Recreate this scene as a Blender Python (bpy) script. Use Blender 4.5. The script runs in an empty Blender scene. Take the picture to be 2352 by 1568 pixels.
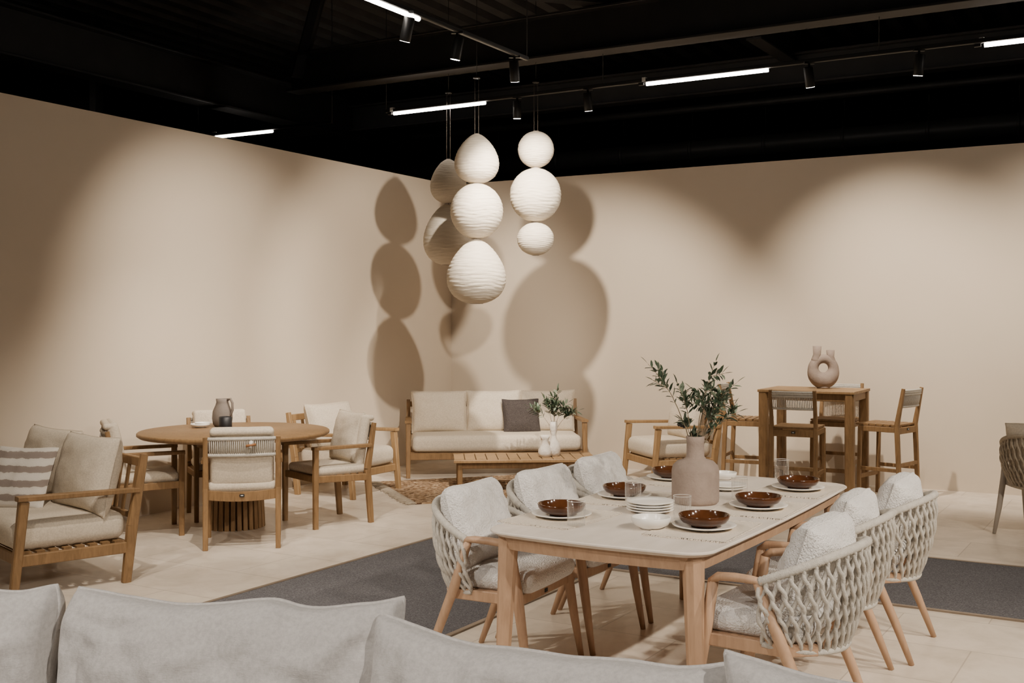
import bpy, math, random
from mathutils import Vector, Matrix, noise
random.seed(7)
scene = bpy.context.scene
pi = math.pi

# ------------------------------------------------------------------ materials
MATS = {}
def newmat(name):
    m = bpy.data.materials.new(name); m.use_nodes = True
    nt = m.node_tree; bs = nt.nodes['Principled BSDF']
    MATS[name] = m
    return m, nt, bs
def coords(nt, scale=(1,1,1), rot=(0,0,0)):
    tc = nt.nodes.new('ShaderNodeTexCoord'); mp = nt.nodes.new('ShaderNodeMapping')
    mp.inputs['Scale'].default_value = scale; mp.inputs['Rotation'].default_value = rot
    nt.links.new(tc.outputs['Object'], mp.inputs['Vector'])
    return mp.outputs['Vector']
def noisen(nt, vec, scale, detail=4, rough=.55, dist=0):
    n = nt.nodes.new('ShaderNodeTexNoise'); n.inputs['Scale'].default_value = scale
    n.inputs['Detail'].default_value = detail; n.inputs['Roughness'].default_value = rough
    n.inputs['Distortion'].default_value = dist
    nt.links.new(vec, n.inputs['Vector']); return n.outputs['Fac']
def ramp(nt, fac, stops):
    r = nt.nodes.new('ShaderNodeValToRGB')
    el = r.color_ramp.elements
    while len(el) < len(stops): el.new(.5)
    for e, (p, c) in zip(el, stops):
        e.position = p; e.color = (*c, 1)
    nt.links.new(fac, r.inputs['Fac']); return r.outputs['Color']
def bump(nt, bs, h, strength=.3, dist=.01):
    b = nt.nodes.new('ShaderNodeBump'); b.inputs['Strength'].default_value = strength
    b.inputs['Distance'].default_value = dist
    nt.links.new(h, b.inputs['Height']); nt.links.new(b.outputs['Normal'], bs.inputs['Normal'])
def simple(name, c1, c2=None, rough=.7, nscale=8, bstr=0, bscale=200, bdist=.003, metal=0, scale=(1,1,1), spec=.5, detail=4):
    m, nt, bs = newmat(name)
    bs.inputs['Roughness'].default_value = rough; bs.inputs['Metallic'].default_value = metal
    bs.inputs['Specular IOR Level'].default_value = spec
    v = coords(nt, scale)
    c2 = c2 or tuple(x*.85 for x in c1)
    f = noisen(nt, v, nscale, detail)
    nt.links.new(ramp(nt, f, [(.3, c2), (.7, c1)]), bs.inputs['Base Color'])
    if bstr:
        h = noisen(nt, v, bscale, 3); bump(nt, bs, h, bstr, bdist)
    return m
def wood(name, c1, c2, rough=.5):
    m, nt, bs = newmat(name)
    bs.inputs['Roughness'].default_value = rough; bs.inputs['Specular IOR Level'].default_value = .35
    v = coords(nt, (9, 9, 1.6))
    f = noisen(nt, v, 3.0, 6, .6, 1.2)
    v2 = coords(nt, (1.5, 1.5, 1.5)); f2 = noisen(nt, v2, 2.0, 2)
    mx = nt.nodes.new('ShaderNodeMath'); mx.operation = 'MULTIPLY_ADD'
    nt.links.new(f, mx.inputs[0]); mx.inputs[1].default_value = .65
    m2 = nt.nodes.new('ShaderNodeMath'); m2.operation = 'MULTIPLY'; nt.links.new(f2, m2.inputs[0]); m2.inputs[1].default_value = .35
    nt.links.new(m2.outputs[0], mx.inputs[2])
    nt.links.new(ramp(nt, mx.outputs[0], [(.32, c2), (.62, c1)]), bs.inputs['Base Color'])
    bump(nt, bs, f, .12, .002)
def fabric(name, c1, c2, wscale=260, bstr=.5, speck=90):
    m, nt, bs = newmat(name)
    bs.inputs['Roughness'].default_value = .95; bs.inputs['Specular IOR Level'].default_value = .15
    v = coords(nt)
    f = noisen(nt, v, speck, 3, .7)
    nt.links.new(ramp(nt, f, [(.35, c2), (.65, c1)]), bs.inputs['Base Color'])
    f2 = noisen(nt, coords(nt,(1,1,.25)), wscale, 2, .7); f3 = noisen(nt, coords(nt,(.25,.25,1)), wscale, 2, .7)
    b2 = nt.nodes.new('ShaderNodeMath'); b2.operation = 'ADD'; nt.links.new(f2, b2.inputs[0]); nt.links.new(f3, b2.inputs[1])
    bump(nt, bs, b2.outputs[0], bstr, .002)

simple('wall_paint', (.62,.53,.42), (.60,.51,.40), .9, 1.2, .05, 60, .002, spec=.2)
wood('teak', (.27,.16,.072), (.155,.088,.037))
wood('teak_light', (.34,.215,.105), (.22,.13,.056))
wood('eucalyptus', (.50,.325,.205), (.37,.23,.14))
fabric('beige_fabric', (.66,.58,.465), (.53,.46,.365))
fabric('linen_grey', (.73,.70,.67), (.61,.585,.555), 240, .6, 70)
fabric('charcoal_fabric', (.085,.072,.068), (.05,.043,.04))
simple('boucle', (.87,.85,.82), (.76,.74,.71), .95, 75, 1, 120, .012, spec=.1)
simple('rope_light', (.58,.545,.485), (.46,.43,.38), .9, 60, .8, 260, .004, spec=.1)
simple('rope_beige', (.50,.43,.33), (.36,.30,.23), .9, 60, .7, 260, .003, spec=.1)
simple('black_metal', (.012,.012,.012), (.009,.009,.009), .5, 5)
simple('deck_black', (.070,.067,.064), (.042,.040,.039), .6, 3)
simple('beam_black', (.024,.023,.023), (.014,.014,.014), .55, 3)
simple('stone_top', (.79,.715,.63), (.69,.615,.535), .38, 5, .04, 90, .001, scale=(1,3,1), detail=8)
simple('ceramic_white', (.86,.83,.77), (.82,.79,.73), .25, 10)
simple('brown_glaze', (.085,.030,.010), (.045,.016,.006), .1, 14)
simple('clay_taupe', (.32,.25,.205), (.255,.195,.158), .85, 14, .6, 70, .004)
simple('clay_grey', (.20,.165,.14), (.16,.135,.115), .8, 14, .3, 90, .003)
simple('plaster_white', (.76,.71,.64), (.66,.60,.53), .85, 20, .8, 30, .01)
simple('black_candle', (.012,.012,.014), (.01,.01,.012), .5, 5)
simple('leather_tan', (.32,.14,.05), (.24,.1,.035), .6, 20)
simple('placemat', (.90,.80,.66), (.76,.665,.55), .95, 160, 1, 300, .005)
simple('leaf_top', (.055,.085,.045), (.03,.05,.028), .5, 20)
simple('leaf_back', (.20,.25,.17), (.14,.18,.12), .6, 20)
simple('stem_brown', (.20,.16,.10), (.13,.10,.06), .8, 30)
simple('olive_black', (.015,.012,.02), (.01,.01,.012), .3, 10)
simple('trim_metal', (.34,.28,.22), (.28,.23,.18), .4, 10, metal=.6)
simple('galv_duct', (.05,.05,.05), (.035,.035,.035), .45, 2)
simple('chair_metal', (.40,.35,.29), (.36,.31,.26), .5, 10)
simple('tag_black', (.01,.01,.01), None, .6, 5)
simple('tag_white', (.7,.7,.68), None, .5, 5)

# paper
m, nt, bs = newmat('rice_paper')
bs.inputs['Roughness'].default_value = .9; bs.inputs['Specular IOR Level'].default_value = .1
v = coords(nt, (1.2, 1.2, 16)); f = noisen(nt, v, 6, 5, .6, .6)
nt.links.new(ramp(nt, f, [(.3, (.50,.44,.355)), (.65, (.62,.56,.465))]), bs.inputs['Base Color'])
bump(nt, bs, f, .6, .015)
tr = nt.nodes.new('ShaderNodeBsdfTranslucent'); tr.inputs['Color'].default_value = (.7,.62,.5,1)
mx = nt.nodes.new('ShaderNodeMixShader'); mx.inputs[0].default_value = .10
out = nt.nodes['Material Output']
nt.links.new(bs.outputs[0], mx.inputs[1]); nt.links.new(tr.outputs[0], mx.inputs[2]); nt.links.new(mx.outputs[0], out.inputs[0])

# striped pillow
m, nt, bs = newmat('striped_fabric')
bs.inputs['Roughness'].default_value = .95
v = coords(nt)
w = nt.nodes.new('ShaderNodeTexWave'); w.inputs['Scale'].default_value = 3.6; w.bands_direction = 'Z'; w.inputs['Distortion'].default_value = .8
w.inputs['Detail Scale'].default_value = 6
nt.links.new(v, w.inputs['Vector'])
nt.links.new(ramp(nt, w.outputs['Fac'], [(.0, (.27,.22,.19)), (.40, (.29,.24,.2)), (.5, (.66,.61,.54)), (1, (.72,.67,.60))]), bs.inputs['Base Color'])
bump(nt, bs, noisen(nt, v, 200, 3), .6, .003)

# floor tiles
ANG = math.radians(31)
m, nt, bs = newmat('floor_tiles')
v = coords(nt, (1,1,1), (0,0,ANG))
br = nt.nodes.new('ShaderNodeTexBrick')
br.inputs['Scale'].default_value = 1.0; br.inputs['Brick Width'].default_value = .9; br.inputs['Row Height'].default_value = .6
br.inputs['Mortar Size'].default_value = .004; br.inputs['Mortar Smooth'].default_value = .2
br.inputs['Color1'].default_value = (.80,.71,.60,1); br.inputs['Color2'].default_value = (.70,.615,.51,1); br.inputs['Mortar'].default_value = (.50,.43,.35,1)
nt.links.new(v, br.inputs['Vector'])
f = noisen(nt, v, 4, 8, .65, .5)
c = ramp(nt, f, [(.3, (.78,.76,.73)), (.6, (1,1,1)), (.8, (.90,.88,.85))])
mm = nt.nodes.new('ShaderNodeMix'); mm.data_type = 'RGBA'; mm.blend_type = 'MULTIPLY'; mm.inputs[0].default_value = 1
nt.links.new(br.outputs['Color'], mm.inputs[6]); nt.links.new(c, mm.inputs[7])
nt.links.new(mm.outputs[2], bs.inputs['Base Color'])
bs.inputs['Roughness'].default_value = .36
bump(nt, bs, noisen(nt, v, 25, 6), .08, .004)

# carpet
m, nt, bs = newmat('carpet_grey')
bs.inputs['Roughness'].default_value = 1; bs.inputs['Specular IOR Level'].default_value = .05
v = coords(nt); f = noisen(nt, v, 110, 3, .8)
nt.links.new(ramp(nt, f, [(.35, (.085,.082,.088)), (.55, (.155,.15,.158)), (.7, (.24,.235,.243))]), bs.inputs['Base Color'])
bump(nt, bs, f, .8, .006)

# jute rug : braided
m, nt, bs = newmat('jute')
bs.inputs['Roughness'].default_value = 1; bs.inputs['Specular IOR Level'].default_value = .05
v = coords(nt); f = noisen(nt, v, 60, 4, .75)
vo = nt.nodes.new('ShaderNodeTexVoronoi'); vo.inputs['Scale'].default_value = 34
nt.links.new(coords(nt,(1,2.2,1)), vo.inputs['Vector'])
nt.links.new(ramp(nt, vo.outputs['Color'], [(.2, (.12,.07,.04)), (.5, (.33,.21,.12)), (.8, (.56,.42,.28))]), bs.inputs['Base Color'])
bump(nt, bs, vo.outputs['Distance'], 1, .02)

# thin clear glass
m = bpy.data.materials.new('clear_glass'); m.use_nodes=True; MATS['clear_glass']=m; nt=m.node_tree
nt.nodes.remove(nt.nodes['Principled BSDF'])
g1=nt.nodes.new('ShaderNodeBsdfTransparent'); g1.inputs[0].default_value=(.96,.96,.955,1)
g2=nt.nodes.new('ShaderNodeBsdfGlossy'); g2.inputs['Roughness'].default_value=.05; g2.inputs['Color'].default_value=(1,1,1,1)
g3=nt.nodes.new('ShaderNodeBsdfDiffuse'); g3.inputs['Color'].default_value=(.8,.78,.75,1)
ad=nt.nodes.new('ShaderNodeMixShader'); ad.inputs[0].default_value=.3
nt.links.new(g2.outputs[0],ad.inputs[1]); nt.links.new(g3.outputs[0],ad.inputs[2])
lw=nt.nodes.new('ShaderNodeLayerWeight'); lw.inputs['Blend'].default_value=.2
mp_=nt.nodes.new('ShaderNodeMath'); mp_.operation='MULTIPLY_ADD'; mp_.inputs[1].default_value=.6; mp_.inputs[2].default_value=.06
nt.links.new(lw.outputs['Facing'],mp_.inputs[0])
ms=nt.nodes.new('ShaderNodeMixShader'); nt.links.new(mp_.outputs[0],ms.inputs[0]); nt.links.new(g1.outputs[0],ms.inputs[1]); nt.links.new(ad.outputs[0],ms.inputs[2])
nt.links.new(ms.outputs[0],nt.nodes['Material Output'].inputs[0])
def emis(name, col, s):
    m, nt, bs = newmat(name)
    bs.inputs['Base Color'].default_value = (*col,1)
    bs.inputs['Emission Color'].default_value = (*col,1); bs.inputs['Emission Strength'].default_value = s
emis('led_glow', (1,.90,.80), 34)
emis('spot_glow', (1,.88,.76), 60)

# ------------------------------------------------------------------ builder
def T(loc=(0,0,0), rx=0, ry=0, rz=0):
    return Matrix.Translation(loc) @ Matrix.Rotation(math.radians(rz),4,'Z') @ Matrix.Rotation(math.radians(ry),4,'Y') @ Matrix.Rotation(math.radians(rx),4,'X')

class B:
    def __init__(s): s.v=[]; s.f=[]; s.m=[]; s.sm=[]; s.mats=[]
    def add(s, V, F, mat, smooth=False, M=None):
        o=len(s.v)
        if M is not None: V=[M@Vector(p) for p in V]
        s.v.extend([tuple(p) for p in V])
        if mat not in s.mats: s.mats.append(mat)
        k=s.mats.index(mat)
        for f in F:
            s.f.append(tuple(i+o for i in f)); s.m.append(k); s.sm.append(smooth)
    def beam(s, p0, p1, w, t, mat='teak', ref=None, w1=None, t1=None, ch=.15, M=None):
        p0=Vector(p0); p1=Vector(p1); d=(p1-p0).normalized()
        if ref is None: ref = Vector((0,0,1)) if abs(d.z)<.75 else Vector((0,1,0))
        a=d.cross(Vector(ref)).normalized(); n=a.cross(d).normalized()
        w1=w if w1 is None else w1; t1=t if t1 is None else t1
        V=[]
        for p,ww,tt in ((p0,w,t),(p1,w1,t1)):
            c=min(ww,tt)*ch; hw=ww/2; ht=tt/2
            for x,y in ((hw-c,ht),(hw,ht-c),(hw,-ht+c),(hw-c,-ht),(-hw+c,-ht),(-hw,-ht+c),(-hw,ht-c),(-hw+c,ht)):
                V.append(p+a*x+n*y)
        F=[(i,(i+1)%8,8+(i+1)%8,8+i) for i in range(8)]+[tuple(range(7,-1,-1)),tuple(range(8,16))]
        s.add(V,F,mat,False,M)
    def box(s, c, size, mat, rz=0, ch=.08, M=None):
        c=Vector(c); d=Matrix.Rotation(math.radians(rz),3,'Z')@Vector((size[0]/2,0,0))
        s.beam(c-d,c+d,size[1],size[2],mat,ch=ch,M=M)
    def tube(s, pts, r, mat, n=10, closed=False, M=None, flat=1.0, cap=True):
        P=[Vector(p) for p in pts]; N=len(P)
        R=r if isinstance(r,(list,tuple)) else [r]*N
        V=[];prev=None
        for i in range(N):
            if closed: d=(P[(i+1)%N]-P[i-1]).normalized()
            else: d=(P[min(i+1,N-1)]-P[max(i-1,0)]).normalized()
            if prev is None:
                ref=Vector((0,0,1)) if abs(d.z)<.8 else Vector((1,0,0))
                a=d.cross(ref).normalized()
            else: a=(prev-d*prev.dot(d)).normalized()
            prev=a; b=d.cross(a)
            for k in range(n):
                t=2*pi*k/n; V.append(P[i]+a*math.cos(t)*R[i]+b*math.sin(t)*R[i]*flat)
        F=[]
        for i in range(N if closed else N-1):
            j=(i+1)%N
            for k in range(n): F.append((i*n+k,i*n+(k+1)%n,j*n+(k+1)%n,j*n+k))
        if not closed and cap: F+= [tuple(range(n-1,-1,-1)),tuple((N-1)*n+k for k in range(n))]
        s.add(V,F,mat,True,M)
    def lathe(s, prof, mat, n=32, M=None, fn=None):
        V=[];F=[];N=len(prof)
        for i,(r,z) in enumerate(prof):
            for k in range(n):
                t=2*pi*k/n; rr=r
                if fn: rr=fn(r,z,t,i)
                V.append((rr*math.cos(t),rr*math.sin(t),z))
        for i in range(N-1):
            for k in range(n): F.append((i*n+k,i*n+(k+1)%n,(i+1)*n+(k+1)%n,(i+1)*n+k))
        s.add(V,F,mat,True,M)
    def rbox(s, size, r, mat, n=10, crown=0, wr=.0, seed=0, M=None, pin=0):
        hx,hy,hz=[q/2 for q in size]; V=[];F=[]
        def g(h,rr,n):
            a=[-h,-h+rr*.3,-h+rr*.65,-h+rr]; b=[-q for q in a][::-1]
            mid=[(-h+rr)+(2*h-2*rr)*i/n for i in range(1,n)]
            return a+mid+b
        rz=min(r,hz*.98)
        gx,gy,gz=g(hx,r,n),g(hy,r,n),g(hz,rz,2)
        def pt(x,y,z):
            ix=max(-hx+r,min(hx-r,x)); iy=max(-hy+r,min(hy-r,y)); iz=max(-hz+rz,min(hz-rz,z))
            d=Vector(((x-ix)/r,(y-iy)/r,(z-iz)/rz))
            if d.length>0: d.normalize()
            p=Vector((ix+d.x*r,iy+d.y*r,iz+d.z*rz))
            fx=1-(p.x/hx)**2; fy=1-(p.y/hy)**2
            p.z+= crown*max(0,fx)**.6*max(0,fy)**.6*(1 if z>0 else -1)*(1 if abs(z)>=hz*.99 else z/hz)
            if wr:
                q=noise.noise(Vector((p.x*6+seed,p.y*6,p.z*6)))+.5*noise.noise(Vector((p.x*15+seed,p.y*15,p.z*15)))
                p*= 1+ wr*q
            return p
        def face(A,Bv,f):
            o=len(V); na,nb=len(A),len(Bv)
            for a in A:
                for b in Bv: V.append(pt(*f(a,b)))
            for i in range(na-1):
                for j in range(nb-1):
                    F.append((o+i*nb+j,o+(i+1)*nb+j,o+(i+1)*nb+j+1,o+i*nb+j+1))
        face(gx,gy,lambda a,b:(a,b,hz)); face(gy,gx,lambda a,b:(b,a,-hz))
        face(gy,gz,lambda a,b:(hx,a,b)); face(gz,gy,lambda a,b:(-hx,b,a))
        face(gz,gx,lambda a,b:(b,hy,a)); face(gx,gz,lambda a,b:(a,-hy,b))
        key={};idx=[];V2=[]
        for p in V:
            k=(round(p.x,5),round(p.y,5),round(p.z,5))
            if k not in key: key[k]=len(V2); V2.append(p)
            idx.append(key[k])
        F2=[]
        for f in F:
            q=[];[q.append(idx[i]) for i in f if idx[i] not in q]
            if len(q)>2: F2.append(tuple(q))
        s.add(V2,F2,mat,True,M)
    def pillow(s, w, h, d, mat, n=22, pin=.05, wr=.012, seed=0, M=None, pw=.42, sag=0, pipe=.0045):
        V=[];F=[]
        for side in (1,-1):
            o=len(V)
            for i in range(n+1):
                for j in range(n+1):
                    u=math.sin((i/n-.5)*pi); v=math.sin((j/n-.5)*pi)
                    u=.5*u+.5*(2*i/n-1); v=.5*v+.5*(2*j/n-1)
                    x=w/2*u*(1-pin*(1-v*v)); y=h/2*v*(1-pin*(1-u*u))
                    e=max(0,(1-abs(u)**2.4)*(1-abs(v)**2.4))
                    z=side*d/2*e**pw
                    nz=noise.noise(Vector((x*7+seed*3.1,y*7,side*2+seed)))+.6*noise.noise(Vector((x*17+seed,y*17+seed*2,side)))
                    rad=math.hypot(u,v); ang=math.atan2(v,u)
                    cr=math.sin(ang*14+seed*2+nz*2)*max(0,rad-.75)*.6
                    z+= side*(nz*wr+cr*wr*1.2)*min(1,e*3)
                    ed=noise.noise(Vector((x*5+seed*7,y*5,seed)))*wr*1.2
                    if sag: y-= sag*(1-abs(u)**3)*(v+1)/2*h*(1+.9*noise.noise(Vector((u*1.6+seed*1.7,3.3,seed))))
                    V.append((x+ed*v,y+ed*u,z))
            for i in range(n):
                for j in range(n):
                    q=(o+i*(n+1)+j,o+(i+1)*(n+1)+j,o+(i+1)*(n+1)+j+1,o+i*(n+1)+j+1)
                    F.append(q if side>0 else q[::-1])
        s.add(V,F,mat,True,M)
        P=[]
        for (i0,j0,di,dj) in ((0,0,1,0),(n,0,0,1),(n,n,-1,0),(0,n,0,-1)):
            for k in range(n):
                P.append(V[(i0+di*k)*(n+1)+(j0+dj*k)])
        s.tube(P,pipe,mat,6,closed=True,M=M)
    def make(s, name, loc=(0,0,0), rz=0):
        me=bpy.data.meshes.new(name); me.from_pydata(s.v,[],s.f)
        for k in s.mats: me.materials.append(MATS[k])
        me.polygons.foreach_set('material_index',s.m); me.polygons.foreach_set('use_smooth',s.sm)
        me.update()
        o=bpy.data.objects.new(name,me); scene.collection.objects.link(o)
        o.location=loc; o.rotation_euler=(0,0,rz)
        return o
def inst(o,name,loc,rz=0):
    n=bpy.data.objects.new(name,o.data); scene.collection.objects.link(n)
    n.location=loc; n.rotation_euler=(0,0,rz); return n
def face(fx,fy): return math.atan2(-fx,fy)

# ------------------------------------------------------------------ room
C=Vector((-.757,13.9,0)); u=Vector((.8715,-.490,0)); v=Vector((-.490,-.8715,0))
a=Vector((.515,.857,0)); b=Vector((.857,-.515,0))
WH=3.4
def slab(name,p0,p1,th,side,z0,z1,mat):
    bb=B(); p0=Vector(p0);p1=Vector(p1); o=side*th
    V=[p0,p1,p1+o,p0+o]; V=[(q.x,q.y,z0) for q in V]+[(q.x,q.y,z1) for q in V]
    bb.add(V,[(0,1,2,3),(7,6,5,4),(0,4,5,1),(1,5,6,2),(2,6,7,3),(3,7,4,0)],mat)
    return bb.make(name)
slab('wall_left',C,C+v*17,.14,-u,0,WH,'wall_paint')
slab('wall_right',C-u*.14,C+u*14,.14,-v,0,WH,'wall_paint')
bb=B(); bb.add([(-20,-8,-.1),(20,-8,-.1),(20,28,-.1),(-20,28,-.1),(-20,-8,0),(20,-8,0),(20,28,0),(-20,28,0)],[(3,2,1,0),(4,5,6,7),(0,1,5,4),(1,2,6,5),(2,3,7,6),(3,0,4,7)],'floor_tiles'); bb.make('floor')
slab('wall_back',(-20,27.9,0),(20,27.9,0),.1,Vector((0,1,0)),0,5.6,'beam_black')
slab('wall_outer_left',(-19.9,-8,0),(-19.9,28,0),.1,Vector((-1,0,0)),0,5.6,'beam_black')
slab('wall_outer_right',(19.9,-8,0),(19.9,28,0),.1,Vector((1,0,0)),0,5.6,'beam_black')
slab('wall_front',(-20,-7.9,0),(20,-7.9,0),.1,Vector((0,-1,0)),0,5.6,'beam_black')
bb=B(); V=[];F=[]
O=Vector((0,9,0)); CZ=5.25; n=0
for i in range(-64,64):
    base=i*.3
    for dx,z in ((0,CZ),(.14,CZ),(.17,CZ+.13),(.27,CZ+.13)):
        p=O+u*(base+dx)
        q0=p+v*18; q1=p-v*18
        V+=[(q0.x,q0.y,z),(q1.x,q1.y,z)]; n+=1
for k in range(n-1): F.append((2*k,2*k+1,2*k+3,2*k+2))
bb.add(V,F,'deck_black'); bb.make('ceiling')

def ibeam(name,p0,p1,h,w,z):
    bb=B(); p0=Vector((*p0[:2],0)); p1=Vector((*p1[:2],0))
    def at(zz): return [(p0.x,p0.y,zz),(p1.x,p1.y,zz)]
    bb.beam(*at(z+.012),w,.024,'beam_black'); bb.beam(*at(z+h-.012),w,.024,'beam_black'); bb.beam(*at(z+h/2),.02,h-.02,'beam_black')
    return bb.make(name)
P=Vector((-4.87,10.57,0)); ibeam('ceiling_beam',P+v*6,P-v*12,.5,.25,4.2)
P=Vector((.1,10.84,0)); ibeam('ceiling_beam',P-u*2.9,P+u*10,.42,.22,4.2)
ibeam('ceiling_beam',Vector((.0,10.1,0)),Vector((2.6,10.98,0)),.25,.14,4.63)
ibeam('ceiling_beam',Vector((2.46,11.3,0)),Vector((5.5,16.2,0)),.3,.16,4.55)
ibeam('ceiling_beam',Vector((2.0,10.6,0)),Vector((1.5,8.2,0)),.2,.12,4.9)
P=Vector((-2.5,15.5,0)); ibeam('ceiling_beam',P-u*12,P+u*14,.35,.2,4.3)
P=Vector((-8,12,0)); ibeam('ceiling_beam',P-u*5,P+u*5,.3,.2,4.75)
bb=B(); bb.beam((-2.36,12.2,4.35),(-2.12,12.2,5.25),.13,.13,'beam_black'); bb.make('ceiling_brace')
bb=B(); bb.beam((-5.0,13,0),(-5.0,13,5.25),.33,.33,'beam_black'); bb.make('steel_column')
P=Vector((5.9,12.9,3.98)); bb=B(); bb.tube([P-u*9,P-u*3,P+u*1,P+u*7],.13,'galv_duct',20)
for k in range(-8,7,1):
    q=P+u*k; bb.tube([q-u*.02,q+u*.02],.145,'galv_duct',20)
    bb.tube([q,q+Vector((0,0,1.3))],.006,'black_metal',5)
bb.make('ventilation_duct')
bb=B(); P=Vector((4.2,13.4,4.45)); bb.tube([P-u*9,P+u*9],.05,'galv_duct',12); bb.make('ceiling_pipe')

def st(s,t,z=0): q=a*s+b*t; return (q.x,q.y,z)
def cslab(name,s0,s1,t0,t1,z0,z1,mat):
    bb=B(); V=[st(s0,t0,z0),st(s0,t1,z0),st(s1,t1,z0),st(s1,t0,z0),st(s0,t0,z1),st(s0,t1,z1),st(s1,t1,z1),st(s1,t0,z1)]
    bb.add(V,[(3,2,1,0),(4,5,6,7),(0,1,5,4),(1,2,6,5),(2,3,7,6),(3,0,4,7)],mat); return bb.make(name)
cslab('carpet_strip',-3,8.22,-4.916,-3.33,0,.006,'carpet_grey')
cslab('carpet_strip',6.76,8.22,-3.33,9,0,.006,'carpet_grey')
cslab('trim_1',-3,8.25,-4.946,-4.916,0,.01,'trim_metal')
cslab('trim_2',-3,6.76,-3.33,-3.30,0,.01,'trim_metal')
cslab('trim_3',8.22,8.25,-4.916,9,0,.01,'trim_metal')
cslab('trim_4',6.73,6.76,-3.30,9,0,.01,'trim_metal')

# ------------------------------------------------------------------ furniture builders
def lounge(W,ncush,Dp=.76,seatseed=0,wd='teak',pil='beige_fabric',arm=.60,top=.79,ph=.47,turn=0):
    bb=B(); hw=W/2; hd=Dp/2
    for sx in (-1,1):
        x=sx*(hw-.03)
        bb.beam((x,hd-.03,0),(x,hd-.09,arm-.02),.045,.05,wd,ref=(0,1,0),w1=.055,t1=.06)
        bb.beam((x,-hd+.06,0),(x,-hd+.02,arm*.6),.045,.055,wd,ref=(0,1,0),w1=.05,t1=.065)
        bb.beam((x,-hd+.02,arm*.6),(x,-hd-.06,top),.05,.065,wd,ref=(0,1,0),w1=.04,t1=.045)
        bb.beam((x,hd-.05,arm),(x,-hd-.02,arm-.015),.075,.03,wd,w1=.06)
        bb.beam((x,hd-.04,.225),(x,-hd+.04,.225),.035,.07,wd)
    for y in (hd-.07,-hd+.05):
        bb.beam((-hw+.05,y,.225),(hw-.05,y,.225),.035,.07,wd)
    ns=8
    for i in range(ns):
        y=-hd+.1+(Dp-.22)*i/(ns-1); bb.beam((-hw+.05,y,.262),(hw-.05,y,.262),.05,.018,wd)
    bb.beam((-hw+.05,-hd-.052,top-.05),(hw-.05,-hd-.052,top-.05),.03,.06,wd)
    bb.beam((-hw+.05,-hd+.005,.42),(hw-.05,-hd+.005,.42),.03,.04,wd)
    m_=int(W/.13)
    for i in range(m_):
        x=-hw+.1+(W-.2)*i/(m_-1); bb.beam((x,-hd+.005,.42),(x,-hd-.05,top-.05),.035,.014,wd,ref=(0,1,0))
    bb.rbox((W-.13,Dp-.08,.17),.06,pil,14,crown=.015,wr=.006,seed=seatseed,M=T((0,0.0,.36)))
    pwid=(W-.14)/ncush
    for i in range(ncush):
        x=-hw+.07+pwid*(i+.5)
        bb.pillow(pwid*1.02,ph,.24,pil,22,seed=i*3+seatseed,M=T((x,-hd+.17,.435+ph/2-.01),90+13,0,turn+random.uniform(-3,3)),pw=.38)
    return bb

bb=lounge(1.98,3,.78,1,'teak',ph=.48)
bb.pillow(.42,.40,.16,'charcoal_fabric',20,seed=9,M=T((-.30,-.04,.62),90+16,0,8),pw=.4)
sofa=bb.make('sofa',(-.19,12.36,0),face(.09,-.995))

bb=lounge(1.5,2,.78,4,'teak',top=.81,ph=.5,turn=8)
bb.pillow(.44,.44,.15,'striped_fabric',20,seed=19,M=T((-.02,.10,.63),90+26,0,38),pw=.4)
f_=Vector((-.75,-.66,0)); e_=Vector((-.66,.75,0))
ctr=Vector((-2.45,7.13,0))+f_*.36+e_*.72
lv=bb.make('loveseat',ctr,face(f_.x,f_.y))

bb=lounge(.80,1,.76,7,'teak_light',ph=.45)
lc=bb.make('lounge_armchair',(-1.62,10.95,0),face(.87,-.49))
inst(lc,'lounge_armchair',(1.66,11.78,0),face(-.95,-.3))

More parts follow.
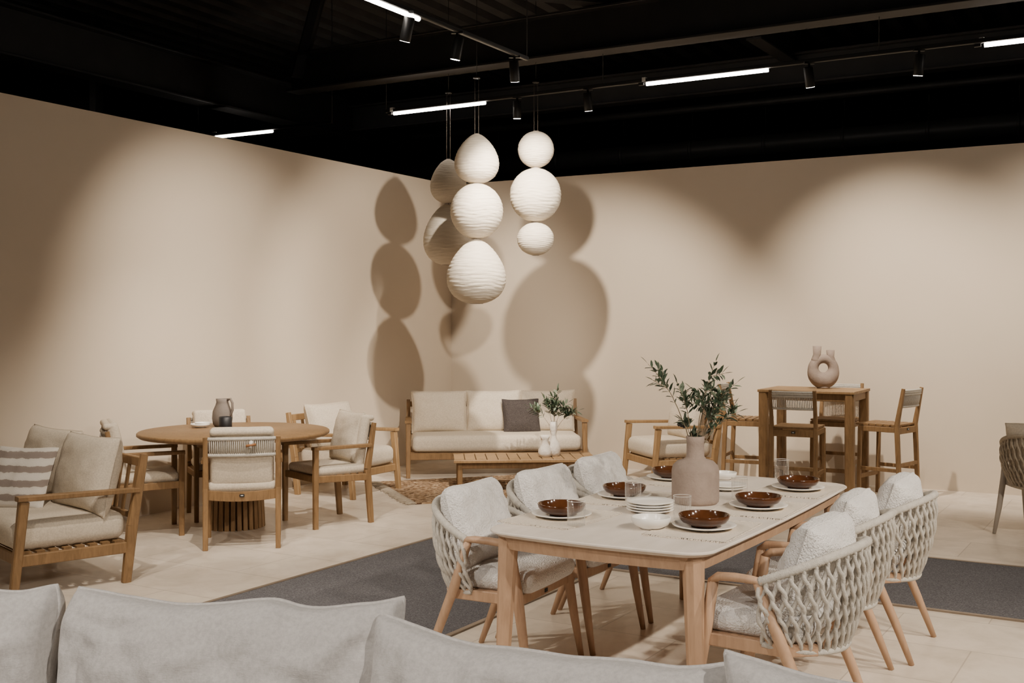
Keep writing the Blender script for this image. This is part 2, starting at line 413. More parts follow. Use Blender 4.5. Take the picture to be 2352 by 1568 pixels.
def toggle_tag(bb,y,z):
    bb.box((0,y,z),(.035,.006,.02),'tag_black'); bb.box((0,y-.0035,z),(.018,.002,.006),'tag_white')
def armchair():
    bb=B(); wd='teak'
    for sx in (-1,1):
        x=sx*.265
        bb.beam((x,.25,0),(x,.25,.635),.036,.04,wd,ref=(0,1,0),w1=.042,t1=.045)
        bb.beam((x*.98,-.27,0),(x*.98,-.235,.45),.036,.045,wd,ref=(0,1,0),w1=.042,t1=.055)
        bb.beam((x*.98,-.235,.45),(x*.98,-.30,.83),.042,.055,wd,ref=(0,1,0),w1=.034,t1=.035)
        bb.beam((x,.275,.65),(x,-.26,.645),.055,.028,wd)
        bb.beam((x,.25,.40),(x,-.24,.385),.03,.055,wd)
    bb.beam((-.25,.245,.40),(.25,.245,.40),.03,.055,wd)
    pts=[(x/10*.25,-.235-.02*(1-(x/10)**2),.40-.015*(1-(x/10)**2)) for x in range(-10,11,2)]
    for p,q in zip(pts,pts[1:]): bb.beam(p,q,.03,.07,wd,ch=.05)
    for i in range(7):
        y=-.18+.4*i/6; bb.beam((-.25,y,.415),(.25,y,.415),.045,.016,wd)
    for z,yy in ((.815,-.297),(.695,-.278)):
        pts=[(x/8*.25,yy-.03*(1-(x/8)**2),z) for x in range(-8,9)]
        bb.tube(pts,.014,'rope_light',8)
    for i in range(34):
        x=-.245+.49*i/33; k=1-(x/.25)**2
        bb.tube([(x,-.300-.03*k,.82),(x,-.293-.03*k-.004,.75),(x,-.280-.03*k,.69)],.0042,'rope_light',5)
    bb.rbox((.50,.48,.075),.034,'beige_fabric',8,crown=.01,wr=.006,seed=2,M=T((0,.0,.455)))
    bb.rbox((.46,.44,.075),.034,'beige_fabric',8,crown=.02,wr=.01,seed=5,M=T((0,-.225,.68),90+10))
    bb.rbox((.46,.09,.05),.024,'beige_fabric',8,wr=.01,seed=6,M=T((0,-.285,.865)))
    bb.tube([(.03,-.345,.765),(.10,-.34,.775)],.009,'leather_tan',8)
    bb.tube([(.06,-.338,.75),(.07,-.33,.80)],.012,'boucle',8)
    toggle_tag(bb,-.275,.395)
    return bb
ac=armchair().make('dining_armchair',(-2.04,8.42,0),face(-.21,.98))
inst(ac,'dining_armchair',(-2.92,8.84,0),face(.92,.39))
inst(ac,'dining_armchair',(-1.55,9.30,0),face(-.78,-.62))
inst(ac,'dining_armchair',(-2.49,9.60,0),face(.4,-.92))
bb=B(); bb.pillow(.42,.42,.13,'beige_fabric',20,seed=31,M=T((0,0,0),90+14),pw=.4)
bb.make('throw_pillow',(-1.40,9.43,.71),face(-.78,-.62))

# round table
bb=B(); R=.766; zt=.785
bb.lathe([(0,zt),(R-.01,zt),(R,zt-.008),(R,zt-.026),(R-.02,zt-.04),(R-.08,zt-.045),(0,zt-.045)],'teak',72)
bb.lathe([(.0,.74),(.30,.74),(.30,.66),(.0,.66)],'teak',48)
for i in range(30):
    t=2*pi*i/30; d=Vector((math.cos(t),math.sin(t),0))
    bb.beam(d*.235,d*.20+Vector((0,0,.70)),.036,.02,'teak',ref=d)
bb.lathe([(.20,.0),(.20,.03),(.19,.05),(.17,.66)],'teak',40)
bb.make('round_dining_table',(-2.27,9.09,0),.5)

bb=B()
bb.lathe([(0,0),(.062,0),(.078,.02),(.086,.07),(.08,.13),(.058,.18),(.05,.205),(.054,.235),(.047,.235),(.04,.20),(.03,.1),(0,.05)],'clay_grey',32)
bb.tube([(.045,0,.225),(.085,0,.235),(.105,0,.20),(.105,0,.14),(.085,0,.10),(.07,0,.09)],.011,'clay_grey',10)
bb.make('ceramic_pitcher',(-2.46,9.43,.786),-.4)
bb=B(); bb.lathe([(0,0),(.052,0),(.054,.004),(.054,.095),(.048,.098),(.044,.085),(0,.083)],'black_candle',28); bb.tube([(0,0,.08),(0,0,.1)],.002,'black_candle',5); bb.make('candle',(-2.385,9.24,.786))
def bowl(r,h,mat,inner=None,th=.006,foot=.5):
    bb=B()
    out=[(0,0),(r*foot,0),(r*foot,.004),(r*.86,h*.38),(r*.97,h*.7),(r,h),(r-th*.5,h+.002),(r-th,h)]
    inn=[(r-th,h),(r*.93-th,h*.6),(r*.75,h*.3),(r*.4,h*.16),(0,h*.13)]
    bb.lathe(out,mat,40); bb.lathe(inn,inner or mat,40); return bb
bw=bowl(.082,.030,'ceramic_white').make('serving_bowl',(-2.62,9.33,.786))
inst(bw,'serving_bowl',(-2.60,9.33,.797),.3).scale=(.8,.8,1)

# ---------------- rope dining chair
def rope_chair(wood_='eucalyptus',rope='rope_light',cush='boucle',cushions=True):
    bb=B()
    PHM=math.radians(86)
    def ztop(ph): return .66+.13*math.cos(ph/PHM*pi/2)**1.0
    def shell(ph,w,off=0):
        zt_=ztop(ph); zb=.375+.035*(ph/PHM)**2
        z=zt_+(zb-zt_)*w
        k=1+.05*math.sin(pi*min(1,w*1.1))-.15*w*w
        rx=.318*k+off; ry=.30*k+off
        return Vector((rx*math.sin(ph), -.02-ry*math.cos(ph)-.03*(1-w)*math.cos(ph), z))
    N=120; pts=[shell(-PHM+2*PHM*i/N,0) for i in range(N+1)]
    bb.tube(pts,[.0195 if i%2 else .0165 for i in range(N+1)],rope,10)
    pts=[shell(-PHM+2*PHM*i/60,1) for i in range(61)]
    bb.tube(pts,.013,rope,8)
    NS=42
    sp=2*PHM/NS
    for i in range(NS+1):
        ph0=-PHM+sp*i; sg=1 if i%2 else -1
        pts=[];m_=20
        for k in range(m_+1):
            w=k/m_
            s_=math.sin(2*pi*2.25*w+.4)
            s_=math.copysign(abs(s_)**.75,s_)
            ph=ph0+sg*sp*.58*s_+.05*(w-.5)
            ph=max(-PHM,min(PHM,ph))
            pts.append(shell(ph,w,.006*sg*math.cos(2*pi*2.25*w+.4)))
        bb.tube(pts,.0090,rope,7)
    for sx in (-1,1):
        bb.tube([(sx*.285,.27,0),(sx*.278,.235,.2),(sx*.272,.20,.42),(sx*.275,.165,.635)],[.014,.021,.026,.022],wood_,12)
        bb.tube([(sx*.275,.175,.628),(sx*.282,.14,.652),(sx*.297,.07,.660),(sx*.312,.0,.664),(sx*.316,-.06,.66)],[.020,.024,.024,.022,.018],wood_,12,flat=.75)
        bb.tube([(sx*.285,-.30,0),(sx*.282,-.22,.2),(sx*.292,-.12,.43),(sx*.312,-.035,.655)],[.014,.021,.024,.019],wood_,12)
        bb.beam((sx*.265,.20,.395),(sx*.262,-.13,.395),.024,.05,wood_)
        bb.beam((sx*.262,-.12,.395),(sx*.17,-.22,.395),.024,.05,wood_)
    bb.beam((-.265,.20,.395),(.265,.20,.395),.024,.05,wood_)
    bb.beam((-.18,-.215,.395),(.18,-.215,.395),.024,.05,wood_)
    bb.box((0,.04,.412),(.47,.34,.012),wood_)
    bb.box((0,.213,.39),(.03,.004,.018),'tag_black')
    if cushions:
        bb.rbox((.50,.46,.095),.045,cush,10,crown=.012,wr=.008,seed=3,M=T((0,.035,.468)))
        bb.pillow(.48,.39,.20,cush,30,pin=.02,wr=.022,seed=12,M=T((0,-.150,.685),90+18),pw=.33)
        bb.box((.20,-.215,.825),(.006,.028,.022),'leather_tan')
    return bb
N0=Vector((-.13,4.85,0))
def tp(s,t,z=0): q=N0+a*s+b*t; return Vector((q.x,q.y,z))
rc=rope_chair().make('dining_chair',tp(.50,-.18),face(b.x,b.y)+.06)
inst(rc,'dining_chair',tp(1.16,-.16),face(b.x,b.y)-.03)
inst(rc,'dining_chair',tp(1.85,-.17),face(b.x,b.y)+.02)
inst(rc,'dining_chair',tp(.38,1.20),face(-b.x,-b.y)-.06)
inst(rc,'dining_chair',tp(1.10,1.14),face(-b.x,-b.y)+.03)
inst(rc,'dining_chair',tp(1.80,1.20),face(-b.x,-b.y))
rp=rope_chair('chair_metal','rope_beige','beige_fabric').make('rope_armchair',(4.22,8.75,0),face(.75,.66))

# ---------------- dining table
bb=B(); L=2.22; W=1.03
def outline(ins,zz):
    pts=[]; hl=L/2-ins; hw=W/2-ins; r=.10
    for cx,cy,a0 in ((hl-r,hw-r,0),(-hl+r,hw-r,90),(-hl+r,-hw+r,180),(hl-r,-hw+r,270)):
        for k in range(9):
            t=math.radians(a0+90*k/8)
            x=cx+r*math.cos(t); y=cy+r*math.sin(t)
            pts.append((x,y))
        ex,ey={0:(-hl+r,hw),90:(-hl,-hw+r),180:(hl-r,-hw),270:(hl,hw-r)}[a0]
        x0,y0=pts[-1]
        for k in range(1,8): pts.append((x0+(ex-x0)*k/8,y0+(ey-y0)*k/8))
    res=[]
    for x,y in pts:
        x2=x+math.copysign(.035,x)*(1-(y/hw)**2)*(abs(x)/hl)**4 if hw else x
        y2=y+math.copysign(.025,y)*(1-(x/hl)**2)*(abs(y)/hw)**4
        res.append((x2,y2,zz))
    return res
rings=[outline(.004,.755),outline(0,.751),outline(0,.745),outline(.02,.730)]
n=len(rings[0]); V=[p for r_ in rings for p in r_]; F=[tuple(range(n))]
for i in range(3):
    for k in range(n): F.append((i*n+k,(i+1)*n+k,(i+1)*n+(k+1)%n,i*n+(k+1)%n))
F.append(tuple(3*n+k for k in range(n-1,-1,-1)))
bb.add(V,F,'stone_top')
rings=[outline(.035,.7299),outline(.05,.672)]
V=rings[0]+rings[1]; F=[(k,n+k,n+(k+1)%n,(k+1)%n) for k in range(n)]+[tuple(n+k for k in range(n-1,-1,-1)),tuple(range(n))]
bb.add(V,F,'eucalyptus')
for sx in (-1,1):
    for sy in (-1,1):
        bb.beam((sx*(L/2-.06),sy*(W/2-.06),0),(sx*(L/2-.085),sy*(W/2-.085),.735),.05,.05,'eucalyptus',ref=(0,1,0),w1=.085,t1=.085,ch=.3)
tc=tp(L/2,W/2); table=bb.make('dining_table',tc,math.atan2(a.y,a.x))

def plate(r):
    bb=B(); bb.lathe([(0,0),(r*.6,0),(r*.65,.004),(r*.97,.014),(r,.018),(r*.985,.02),(r*.8,.013),(r*.62,.008),(0,.008)],'ceramic_white',48); return bb
ZT=.755
mt=None
def matmesh():
    bb=B(); V=[];F=[];nx,ny=24,16
    w_,h_=.50,.36
    for i in range(nx+1):
        for j in range(ny+1):
            x=-w_/2+w_*i/nx; y=-h_/2+h_*j/ny
            V.append((x+.004*noise.noise(Vector((x*9,y*9,3))),y+.006*noise.noise(Vector((x*8,y*8,7))),.0025+.0012*(1+noise.noise(Vector((x*14,y*14,0))))))
    for i in range(nx):
        for j in range(ny): F.append((i*(ny+1)+j,(i+1)*(ny+1)+j,(i+1)*(ny+1)+j+1,i*(ny+1)+j+1))
    bb.add(V,F,'placemat',True)
    for k in range(46):
        for sx in (-1,1):
            y=-h_/2+h_*(k+.5)/46+random.uniform(-.002,.002)
            bb.tube([(sx*w_/2,y,.003),(sx*(w_/2+random.uniform(.012,.024)),y+random.uniform(-.005,.005),.002)],.0020,'placemat',4)
    for k in range(66):
        for sy in (-1,1):
            x=-w_/2+w_*(k+.5)/66
            bb.tube([(x,sy*h_/2,.003),(x+random.uniform(-.004,.004),sy*(h_/2+random.uniform(.006,.012)),.002)],.0018,'placemat',4)
    return bb
settings=[(.23,5.15),(.58,5.73),(.917,6.40),(.84,4.855),(1.197,5.395),(1.546,6.0)]
for i,(x,y) in enumerate(settings):
    rz=math.atan2(a.y,a.x)+random.uniform(-.05,.05)
    if mt is None:
        mt=matmesh().make('placemat',(x,y,ZT),rz); pl=plate(.14).make('dinner_plate',(x,y,ZT+.005),0); bo=bowl(.112,.052,'brown_glaze').make('soup_bowl',(x,y,ZT+.0135),0)
    else:
        inst(mt,'placemat',(x,y,ZT),rz); inst(pl,'dinner_plate',(x,y,ZT+.005)); inst(bo,'soup_bowl',(x,y,ZT+.0135))
for k in range(4):
    inst(pl,'dinner_plate',(.66,5.30,ZT+.0005+.0125*k)).scale=(.82,.82,1)
wb=bowl(.088,.052,'ceramic_white').make('white_bowl',(.61,4.87,ZT)); 
inst(wb,'white_bowl',(1.225,6.42,ZT)).scale=(.85,.85,.8)
inst(pl,'dinner_plate',(1.16,6.02,ZT+.001)).scale=(.8,.8,1)
inst(pl,'dinner_plate',(1.16,6.02,ZT+.0135)).scale=(.8,.8,1)
bb=B(); r=.04
bb.lathe([(r*.97,.004),(r*1.02,.11)],'clear_glass',40)
bb.lathe([(r*.97,.004),(0,.004)],'clear_glass',40)
bb.tube([(r*1.02*math.cos(2*pi*k/40),r*1.02*math.sin(2*pi*k/40),.11) for k in range(40)],.0010,'ceramic_white',5,closed=True)
bb.tube([(r*.97*math.cos(2*pi*k/40),r*.97*math.sin(2*pi*k/40),.003) for k in range(40)],.0016,'clear_glass',5,closed=True)
for k in range(24):
    t=2*pi*k/24; bb.tube([(r*.975*math.cos(t),r*.975*math.sin(t),.006),(r*1.015*math.cos(t),r*1.015*math.sin(t),.085)],.0006,'clear_glass',4)
gl=bb.make('drinking_glass',(.285,4.92,ZT+.005))
for x,y in ((.60,5.50),(.776,5.06),(1.16,5.66),(1.56,6.42)): inst(gl,'drinking_glass',(x,y,ZT+.005))

bb=B()
bb.lathe([(0,0),(.105,0),(.116,.012),(.118,.03),(.118,.165),(.112,.19),(.09,.212),(.055,.222),(.045,.235),(.043,.30),(.047,.335),(.040,.336),(.036,.30),(.036,.2),(0,.1)],'clay_taupe',40)
bb.make('clay_vase',(.92,5.57,ZT))

def leaf(bb,p,d,up,L_,W_):
    d=d.normalized(); sd=d.cross(up)
    if sd.length<.01: sd=d.cross(Vector((1,0,0)))
    sd.normalize(); nn=sd.cross(d)
    V=[p,p+d*L_*.35+sd*W_*.5+nn*W_*.12,p+d*L_*.4-nn*W_*.05,p+d*L_*.35-sd*W_*.5+nn*W_*.12,p+d*L_*.72+sd*W_*.36+nn*W_*.05,p+d*L_*.74-nn*W_*.15,p+d*L_*.72-sd*W_*.36+nn*W_*.05,p+d*L_-nn*W_*.3]
    bb.add(V,[(0,1,2),(0,2,3),(1,4,5,2),(2,5,6,3),(4,7,5),(5,7,6)],random.choice(['leaf_top','leaf_top','leaf_back']),True)
def olive(name,loc,tips,z0,ls,r0=.0035,density=.016,olives=4,stub=.25):
    bb=B(); rnd=random.Random(5)
    for tip in tips:
        tip=Vector(tip); base=Vector((rnd.uniform(-.012,.012),rnd.uniform(-.012,.012),-z0*.6))
        mid=Vector((tip.x*.22,tip.y*.22,tip.z*.5)); 
        def bez(t,A,Bm,Cc): return A*(1-t)**2+Bm*2*t*(1-t)+Cc*t*t
        N=18; pts=[bez(i/N,base,mid,tip)+Vector((rnd.uniform(-1,1),rnd.uniform(-1,1),rnd.uniform(-1,1)))*.0015 for i in range(N+1)]
        bb.tube(pts,[r0*(1-.75*i/N) for i in range(N+1)],'stem_brown',6)
        def leaves(pts,start):
            for i in range(1,len(pts)):
                seg=(pts[i]-pts[i-1]); l=seg.length; dd=seg.normalized()
                m_=max(1,int(l/density))
                for q in range(m_):
                    p=pts[i-1]+seg*(q/m_)
                    if p.z<start: continue
                    side=dd.cross(Vector((rnd.uniform(-1,1),rnd.uniform(-1,1),rnd.uniform(-.4,.4)))).normalized()
                    for s_ in (1,-1):
                        leaf(bb,p,dd*rnd.uniform(.6,1.1)+side*s_,Vector((rnd.uniform(-.6,.6),rnd.uniform(-.6,.6),1)),ls*rnd.uniform(.7,1.15),ls*rnd.uniform(.24,.34))
            leaf(bb,pts[-1],dd,Vector((0,0,1)),ls,ls*.25)
        leaves(pts,tip.z*stub)
        for k in range(3):
            t=rnd.uniform(.5,.85); p=bez(t,base,mid,tip); q=p+Vector((rnd.uniform(-1,1),rnd.uniform(-1,1),rnd.uniform(.1,1))).normalized()*tip.length*.22
            tw=[p+(q-p)*i/5 for i in range(6)]
            bb.tube(tw,r0*.4,'stem_brown',5); leaves(tw,p.z-1)
    for k in range(olives):
        tip=Vector(tips[-1])*rnd.uniform(.75,1.0)+Vector((rnd.uniform(-.03,.03),rnd.uniform(-.03,.03),rnd.uniform(-.03,0)))
        rr=ls*.17
        bb.lathe([(rr*math.sin(pi*i/8)*1.0+1e-5,-rr*1.2*math.cos(pi*i/8)) for i in range(9)],'olive_black',12,M=Matrix.Translation(tip))
    return bb.make(name,loc)
olive('olive_branch',(.92,5.57,1.09),[(-.235,.03,.36),(-.10,-.05,.27),(.11,.04,.37),(.20,-.03,.27),(.17,.07,.18),(.05,-.09,.28),(.22,.02,.12),(.13,-.08,.22),(-.06,.05,.075)],.30,.054,density=.022,olives=4,stub=.42)

# coffee table
bb=B(); L_,W_,z_=1.42,.62,.31
for i in range(13):
    x=-L_/2+.055+(L_-.11)*i/12
    bb.beam((x,-W_/2+.03,z_-.0125),(x,W_/2-.03,z_-.0125),.103,.025,'teak_light')
for sy in (-1,1): bb.beam((-L_/2,sy*(W_/2-.02),z_-.016),(L_/2,sy*(W_/2-.02),z_-.016),.04,.03,'teak_light')
for sx in (-1,1):
    for sy in (-1,1): bb.beam((sx*(L_/2-.06),sy*(W_/2-.06),.0),(sx*(L_/2-.06),sy*(W_/2-.06),z_-.02),.05,.05,'teak')
    bb.beam((sx*(L_/2-.06),-W_/2+.05,z_-.06),(sx*(L_/2-.06),W_/2-.05,z_-.06),.03,.06,'teak')
for sy in (-1,1): bb.beam((-L_/2+.05,sy*(W_/2-.06),z_-.06),(L_/2-.05,sy*(W_/2-.06),z_-.06),.03,.06,'teak')
bb.make('coffee_table',(.12,11.2,.014),math.radians(4))
bb=B(); bb.box((0,0,.006),(2.25,1.5,.012),'jute')
for k in range(70):
    y=-.74+1.48*k/69
    for sx in (-1,1):
        bb.tube([(sx*1.12,y,.009),(sx*1.17,y+random.uniform(-.01,.01),.012),(sx*random.uniform(1.2,1.25),y+random.uniform(-.025,.025),.004)],.006,'rope_beige',5)
bb.make('jute_rug',(-.08,11.27,.001),math.radians(20))
def lump(r,z,t,i): return r*(1+.05*noise.noise(Vector((math.cos(t)*2,math.sin(t)*2,z*25)))) 
bb=B(); bb.lathe([(0,0),(.055,0),(.068,.03),(.072,.08),(.06,.13),(.034,.17),(.026,.21),(.036,.25),(.042,.29),(.036,.345),(.03,.345),(.025,.2),(0,.1)],'plaster_white',32,fn=lump); bb.make('plaster_vase',(.42,11.22,.325))
bb=B(); bb.lathe([(0,0),(.055,0),(.07,.03),(.066,.07),(.045,.11),(.034,.14),(.042,.18),(.05,.20),(.04,.215),(.032,.21),(.025,.15),(0,.1)],'plaster_white',32,fn=lump); bb.make('plaster_vase',(.33,11.14,.325))
olive('olive_branch',(.42,11.22,.66),[(-.24,.03,.15),(-.10,-.05,.25),(.04,.04,.33),(.14,-.05,.20),(.25,.02,.12),(.02,-.08,.2)],.25,.075,r0=.003,density=.033,olives=3,stub=.3)

# ---------------- bar set
bt=Vector((2.96,10.875,0)); btz=1.02; rzb=math.atan2(u.y,u.x)
bb=B(); L_,W_=.92,.72
for i in range(9):
    y=-W_/2+.04+(W_-.08)*i/8; bb.beam((-L_/2,y,btz-.0125),(L_/2,y,btz-.0125),.077,.025,'teak_light')
for sy in (-1,1): bb.beam((-L_/2+.04,sy*(W_/2-.04),btz-.06),(L_/2-.04,sy*(W_/2-.04),btz-.06),.03,.075,'teak')
for sx in (-1,1):
    bb.beam((sx*(L_/2-.04),-W_/2+.04,btz-.06),(sx*(L_/2-.04),W_/2-.04,btz-.06),.03,.075,'teak')
    for sy in (-1,1): bb.beam((sx*(L_/2-.05),sy*(W_/2-.05),0),(sx*(L_/2-.05),sy*(W_/2-.05),btz-.026),.085,.085,'teak')
bb.make('bar_table',bt,rzb)
def stool():
    bb=B(); wd='teak'; sz=.70; top=1.05
    for sx in (-1,1):
        x=sx*.20
        bb.beam((x,.19,0),(x,.175,sz-.02),.034,.036,wd,ref=(0,1,0))
        bb.beam((x,-.22,0),(x,-.19,sz),.034,.038,wd,ref=(0,1,0),t1=.045)
        bb.beam((x,-.19,sz),(x,-.255,top),.034,.045,wd,ref=(0,1,0),w1=.03,t1=.03)
        bb.beam((x,.19,.28),(x,-.21,.28),.02,.035,wd)
        bb.beam((x,.19,sz-.04),(x,-.2,sz-.04),.024,.05,wd)
    bb.beam((-.2,.185,.20),(.2,.185,.20),.02,.04,wd); bb.beam((-.2,-.21,.33),(.2,-.21,.33),.02,.035,wd)
    bb.beam((-.2,.18,sz-.04),(.2,.18,sz-.04),.024,.05,wd); bb.beam((-.2,-.195,sz-.05),(.2,-.195,sz-.05),.024,.06,wd)
    for i in range(6):
        y=-.16+.35*i/5; bb.beam((-.205,y,sz),(.205,y,sz),.055,.018,wd)
    for z,yy in ((top-.02,-.25),(top-.17,-.225)):
        bb.tube([(x/8*.19,yy-.025*(1-(x/8)**2),z) for x in range(-8,9)],.012,'rope_light',8)
    for i in range(26):
        x=-.185+.37*i/25; k=1-(x/.19)**2
        bb.tube([(x,-.252-.025*k,top-.01),(x,-.242-.028*k,top-.1),(x,-.226-.025*k,top-.18)],.0048,'rope_light',5)
    for z,yy in ((top-.035,-.248),(top-.055,-.245)):
        bb.tube([(x/8*.19,yy-.025*(1-(x/8)**2),z) for x in range(-8,9)],.014,'rope_light',8)
    toggle_tag(bb,-.21,sz-.04)
    return bb
bs_=stool().make('bar_stool',(2.67,10.36,0),face(-v.x,-v.y)+.05)
inst(bs_,'bar_stool',(2.40,11.27,0),face(u.x,u.y)+.1)
inst(bs_,'bar_stool',(3.60,10.66,0),face(-u.x,-u.y)-.25)
inst(bs_,'bar_stool',(3.27,11.19,0),face(v.x,v.y))
bb=B(); pts=[];rr=[]
for i in range(48):
    t=2*pi*i/48; s_=math.sin(t)
    pts.append((.100*math.cos(t),0,.190+.100*s_-(.014*max(0,-s_)))); rr.append(.052+.030*max(0,-s_)-.008*max(0,s_))
bb.tube(pts,rr,'clay_taupe',20,closed=True,flat=1)
bb.lathe([(0,0),(.058,0),(.064,.012),(.05,.03),(0,.03)],'clay_taupe',28)
bb.tube([(-.082,0,.245),(-.070,0,.285),(-.062,0,.33),(-.06,0,.415)],[.045,.045,.037,.043],'clay_taupe',18)
bb.tube([(.084,0,.24),(.074,0,.275),(.072,0,.31),(.07,0,.375)],[.044,.043,.035,.041],'clay_taupe',18)
bb.make('sculptural_vase',(3.07,10.95,1.022),0)

# ---------------- foreground sofa
bb=B()
d0=Vector((.94,-.34,0)).normalized(); rz0=math.degrees(math.atan2(d0.y,d0.x)); nf=Vector((d0.y,-d0.x,0))
if nf.y>0: nf=-nf
O0=Vector((-2.35,3.66,0))
def sp_(s,dep,z): q=O0+d0*s+nf*dep; return (q.x,q.y,z)
bb.beam(sp_(-.1,-.14,.69),sp_(3.35,-.14,.69),.045,.04,'teak')
bb.beam(sp_(-.1,-.12,.28),sp_(3.35,-.12,.28),.045,.07,'teak')
for k in range(120):
    s_=-.05+3.35*k/119
    bb.tube([sp_(s_,-.14,.68),sp_(s_,-.15,.5),sp_(s_,-.12,.29)],.009,'rope_light',5)
for s_ in (-.1,1.1,2.2,3.35):
    bb.beam(sp_(s_,-.12,0),sp_(s_,-.14,.68),.05,.05,'teak'); bb.beam(sp_(s_,.72,0),sp_(s_,.72,.28),.05,.05,'teak')
bb.beam(sp_(-.1,.72,.25),sp_(3.35,.72,.25),.045,.07,'teak')
for k in (0,1,2):
    q=sp_(.56+1.1*k,.33,.36); bb.rbox((1.09,.80,.17),.06,'linen_grey',12,crown=.015,wr=.004,seed=k,M=T(q,0,0,rz0))
def fc(px0,py0,px1,py1,z,seed,h=.52):
    p0=Vector((px0,py0,0)); p1=Vector((px1,py1,0)); c=(p0+p1)/2; c.z=z-h/2; w_=(p1-p0).length
    bb.pillow(w_*1.04,h,.30,'linen_grey',60,pin=.02,wr=.030,seed=seed,M=T(c,90-12,0,math.degrees(math.atan2(p1.y-p0.y,p1.x-p0.x))),pw=.30,sag=.07,pipe=.006)
fc(-2.25,3.36,-1.345,3.20,.905,41)
fc(-1.285,3.22,-.33,3.02,.90,43)
fc(-.36,2.96,.50,2.56,.865,47)
fc(.49,2.48,1.2,2.2,.90,53)
bb.make('foreground_sofa')

# ---------------- pendants
def lantern(bb,R,z0,z1,kind,seed,cx=0,cy=0):
    prof=[];N=110; zc=(z0+z1)/2; hz=(z1-z0)/2
    for i in range(N+1):
        ph=.16+(pi-.34)*i/N
        c_=math.cos(ph); s_=math.sin(ph)
        if kind=='s': r=R*s_
        else: r=R*(s_**1.0)*(1-.24*c_)/1.03*(1-.10*max(0,c_)**2)
        prof.append((max(r,.02),zc+hz*c_/math.cos(.16)))
    def fn(r,z,t,i):
        rib=abs(math.cos(i/110*pi*22+noise.noise(Vector((math.cos(t)*1.5+seed,math.sin(t)*1.5,z*3)))*2.0))**.6
        k=noise.noise(Vector((math.cos(t)*2.2+seed*3,math.sin(t)*2.2,z*42)))
        k2=noise.noise(Vector((math.cos(t)*6+seed*3,math.sin(t)*6,z*25)))
        return r+R*(.015*rib+.011*k+.005*k2-.012)
    bb.lathe(prof,'rice_paper',90,M=Matrix.Translation((cx,cy,0)),fn=fn)
    for z,rr in ((prof[0][1],prof[0][0]),(prof[-1][1],prof[-1][0])):
        bb.tube([(cx+rr*math.cos(2*pi*k/20),cy+rr*math.sin(2*pi*k/20),z) for k in range(20)],.004,'chair_metal',6,closed=True)
def cluster(px,D,items):
    X=(px-1176)/2550*D; s_=D/2550
    bb=B()
    for k,(w_,y0,y1,kind,ox) in enumerate(items):
        lantern(bb,w_/2*s_,1.65+(745-y1)*s_,1.65+(745-y0)*s_,kind,k+px*.01,cx=ox*s_)
    zt_=1.65+(745-items[0][1])*s_
    for o_ in (-.018,.018):
        bb.tube([(o_,0,zt_-.1),(o_,0,4.0)],.0018,'chair_metal',5)
    zb_=1.65+(745-items[-1][2])*s_
    bb.tube([(0,0,zb_+.05),(0,0,zt_-.05)],.004,'black_metal',5)
    bb.tube([(0,0,3.99),(0,0,5.3)],.003,'black_metal',5)
    bb.lathe([(0,4.012),(.035,4.012),(.035,4.0),(0,3.998)],'black_metal',20)
    return bb.make('paper_lantern_pendant',(X,D,0))
cluster(1095,10.6,[(103,308,421,'t',0),(121,422,548,'s',0),(137,550,697,'t',-1)])
cluster(1231,10.8,[(83,302,385,'s',0),(118,387,509,'s',-1),(85,511,586,'s',-1)])
cluster(1030,11.3,[(84,366,467,'t',0),(110,470,608,'t',-3)])

# ---------------- tracks, LED tubes, spotlights
ZK=3.88
def track(name,p0,p1):
    bb=B(); bb.beam((*p0,ZK+.02),(*p1,ZK+.02),.035,.035,'black_metal')
    L_=(Vector(p1)-Vector(p0)).length; n_=max(2,int(L_/2.2))
    for k in range(n_+1):
        q=Vector(p0).lerp(Vector(p1),k/n_); bb.tube([(q.x,q.y,ZK+.03),(q.x,q.y,5.25)],.004,'black_metal',5)
    return bb.make(name)
t1d=Vector((.803,1.335)).normalized(); p1_=Vector((-.677,8.065))
track('lighting_track',p1_-t1d*9,p1_+t1d*1.56)
p2=Vector((-1.241,11.68)); t2d=Vector((3.753+1.241,8.788-11.68)).normalized()
track('lighting_track',p2-t2d*.1,p2+t2d*10)
track('lighting_track',Vector((-5.5,14.2)),Vector((-2.0,12.33)))
track('lighting_track',Vector((2.9,1.0))-t1d*2,Vector((2.9,1.0))+t1d*6.5)
def led(p0,p1):
    bb=B(); p0=Vector(p0);p1=Vector(p1); d=(p1-p0).normalized()
    A=(p0.x,p0.y,ZK-.012);Bp=(p1.x,p1.y,ZK-.012)
    bb.tube([A,Bp],.017,'led_glow',10)
    e=p0-d*.05; bb.box((e.x,e.y,ZK-.005),(.05,.03,.03),'black_metal',rz=math.degrees(math.atan2(d.y,d.x)))
    e=p0-d*.02; bb.box((e.x,e.y,ZK+.03),(.035,.045,.04),'tag_white',rz=math.degrees(math.atan2(d.y,d.x)))
    bb.make('led_tube_light')
led(p1_-t1d*1.15,p1_)
led((-1.241,11.68),(-.268,11.115))
led((1.2415,10.245),(2.2336,9.68))
led((3.753,8.82),(4.75,8.24))
led((-3.507,13.15),(-2.749,12.74))
led(p1_-t1d*5.6,p1_-t1d*4.4)  # unseen tube above the frame, added for soft fill light
led(p1_-t1d*8.4,p1_-t1d*7.2)  # another added fill tube, out of view further along the track
led((2.9+t1d.x*1.5,1+t1d.y*1.5),(2.9+t1d.x*2.7,1+t1d.y*2.7))  # added fill tube on the right-hand track, never in view
EX=1.9
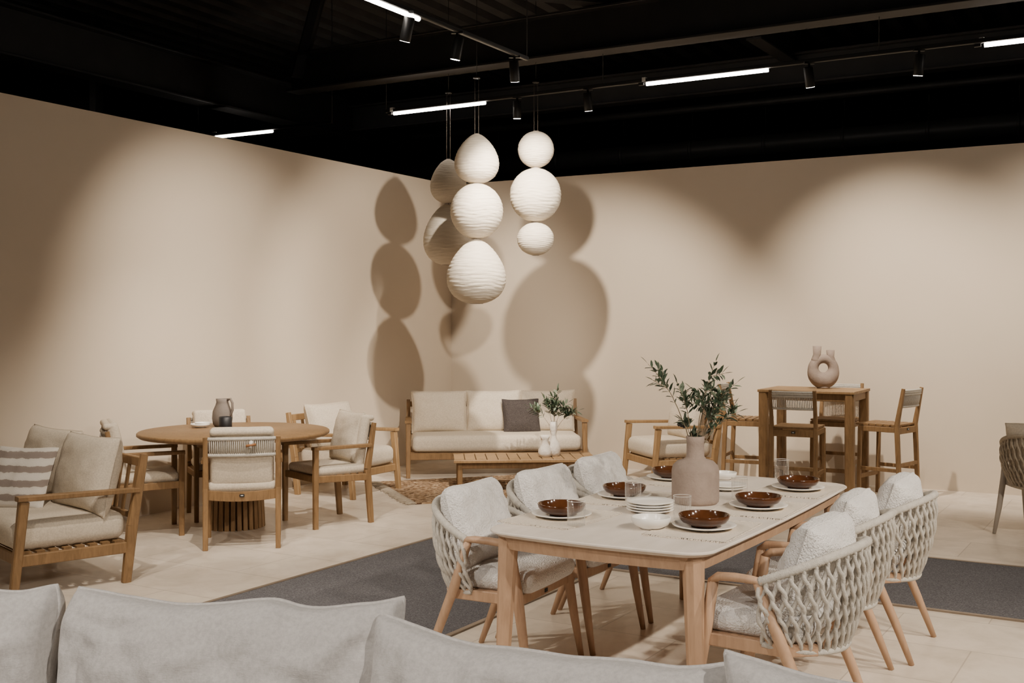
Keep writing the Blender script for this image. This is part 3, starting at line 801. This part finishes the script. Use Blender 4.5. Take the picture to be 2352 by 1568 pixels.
def spot(x,y,tgt,E,ang=70,blend=.8,col=(1,.875,.735),lit=True,rad=.035):
    pos=Vector((x,y,ZK-.115)); tgt=Vector(tgt); d=(tgt-pos).normalized()
    bd=(d+Vector((0,0,-1.6))).normalized()
    bb=B()
    bb.tube([(0,0,.115),(0,0,.02)],.010,'black_metal',8)
    bb.box((0,0,.12),(.09,.03,.02),'black_metal')
    bb.tube([-bd*.085,-bd*.08,bd*.08,bd*.088],[.034,.040,.040,.037],'black_metal',20,cap=False)
    bb.tube([-bd*.082,-bd*.080],.038,'black_metal',20)
    bb.tube([bd*.084,bd*.089],.036,'spot_glow' if lit else 'black_metal',20)
    o=bb.make('track_spotlight',pos)
    if lit:
        l=bpy.data.lights.new('spot_lamp','SPOT'); l.energy=E*EX; l.spot_size=math.radians(ang); l.spot_blend=blend; l.color=col; l.shadow_soft_size=rad
        lo=bpy.data.objects.new('spot_lamp',l); scene.collection.objects.link(lo); lo.parent=o
        lo.location=bd*.10+d*.04; lo.rotation_euler=d.to_track_quat('-Z','Y').to_euler()
    return o
spot(.02,9.27,(.45,11.4,1.9),430,76,.6,rad=.03)
spot(-.42,8.50,(-2.2,9.9,.6),150,70,1)
spot(1.34,6.86,(-.75,11.7,1.9),640,44,.6,rad=.045)
spot(.05,10.93,(.0,12.2,.3),30,70)
spot(.72,10.54,(1.6,12.2,1.0),40,75,1)
spot(2.54,9.49,(3.75,11.0,1.75),300,78,1)
spot(3.315,9.04,(3.0,10.7,1.0),60,65)
spot(4.95,8.1,(5.5,10.3,1.7),240,80,1)
spot(-.75,7.95,(-2.75,10.3,1.7),330,66,1)
spot(-1.5,6.70,(-2.3,9.0,.7),190,60)
spot(-2.1,5.7,(-2.3,7.1,.2),130,80)
spot(-2.9,4.4,(-5.2,6.2,1.3),25,80,1)
spot(3.2,1.5,(1.3,4.9,.7),250,60)
spot(3.9,2.7,(1.4,5.6,.7),250,60)
spot(4.9,4.35,(3.0,6.6,0),240,80)
spot(-2.9,4.4,(-.9,6.6,0),170,66)
spot(-3.6,3.2,(.2,5.6,.6),150,50)
spot(2.3,.0,(.2,2.8,.6),210,70,col=(1,.91,.82))  # unseen spot added to brighten the foreground sofa
spot(-2.6,1.2,(-.9,3.1,.7),180,75,col=(1,.91,.82))  # second added spot, out of view, lifts the foreground cushions from the left

w=bpy.data.worlds.new('world'); scene.world=w; w.use_nodes=True
w.node_tree.nodes['Background'].inputs[0].default_value=(1,.9,.8,1); w.node_tree.nodes['Background'].inputs[1].default_value=.02

cam=bpy.data.cameras.new('camera'); co=bpy.data.objects.new('camera',cam); scene.collection.objects.link(co)
cam.sensor_width=36; cam.lens=2550/2352*36; cam.shift_y=-39/2352
co.location=(0,0,1.65); co.rotation_euler=(math.radians(90),0,0); scene.camera=co
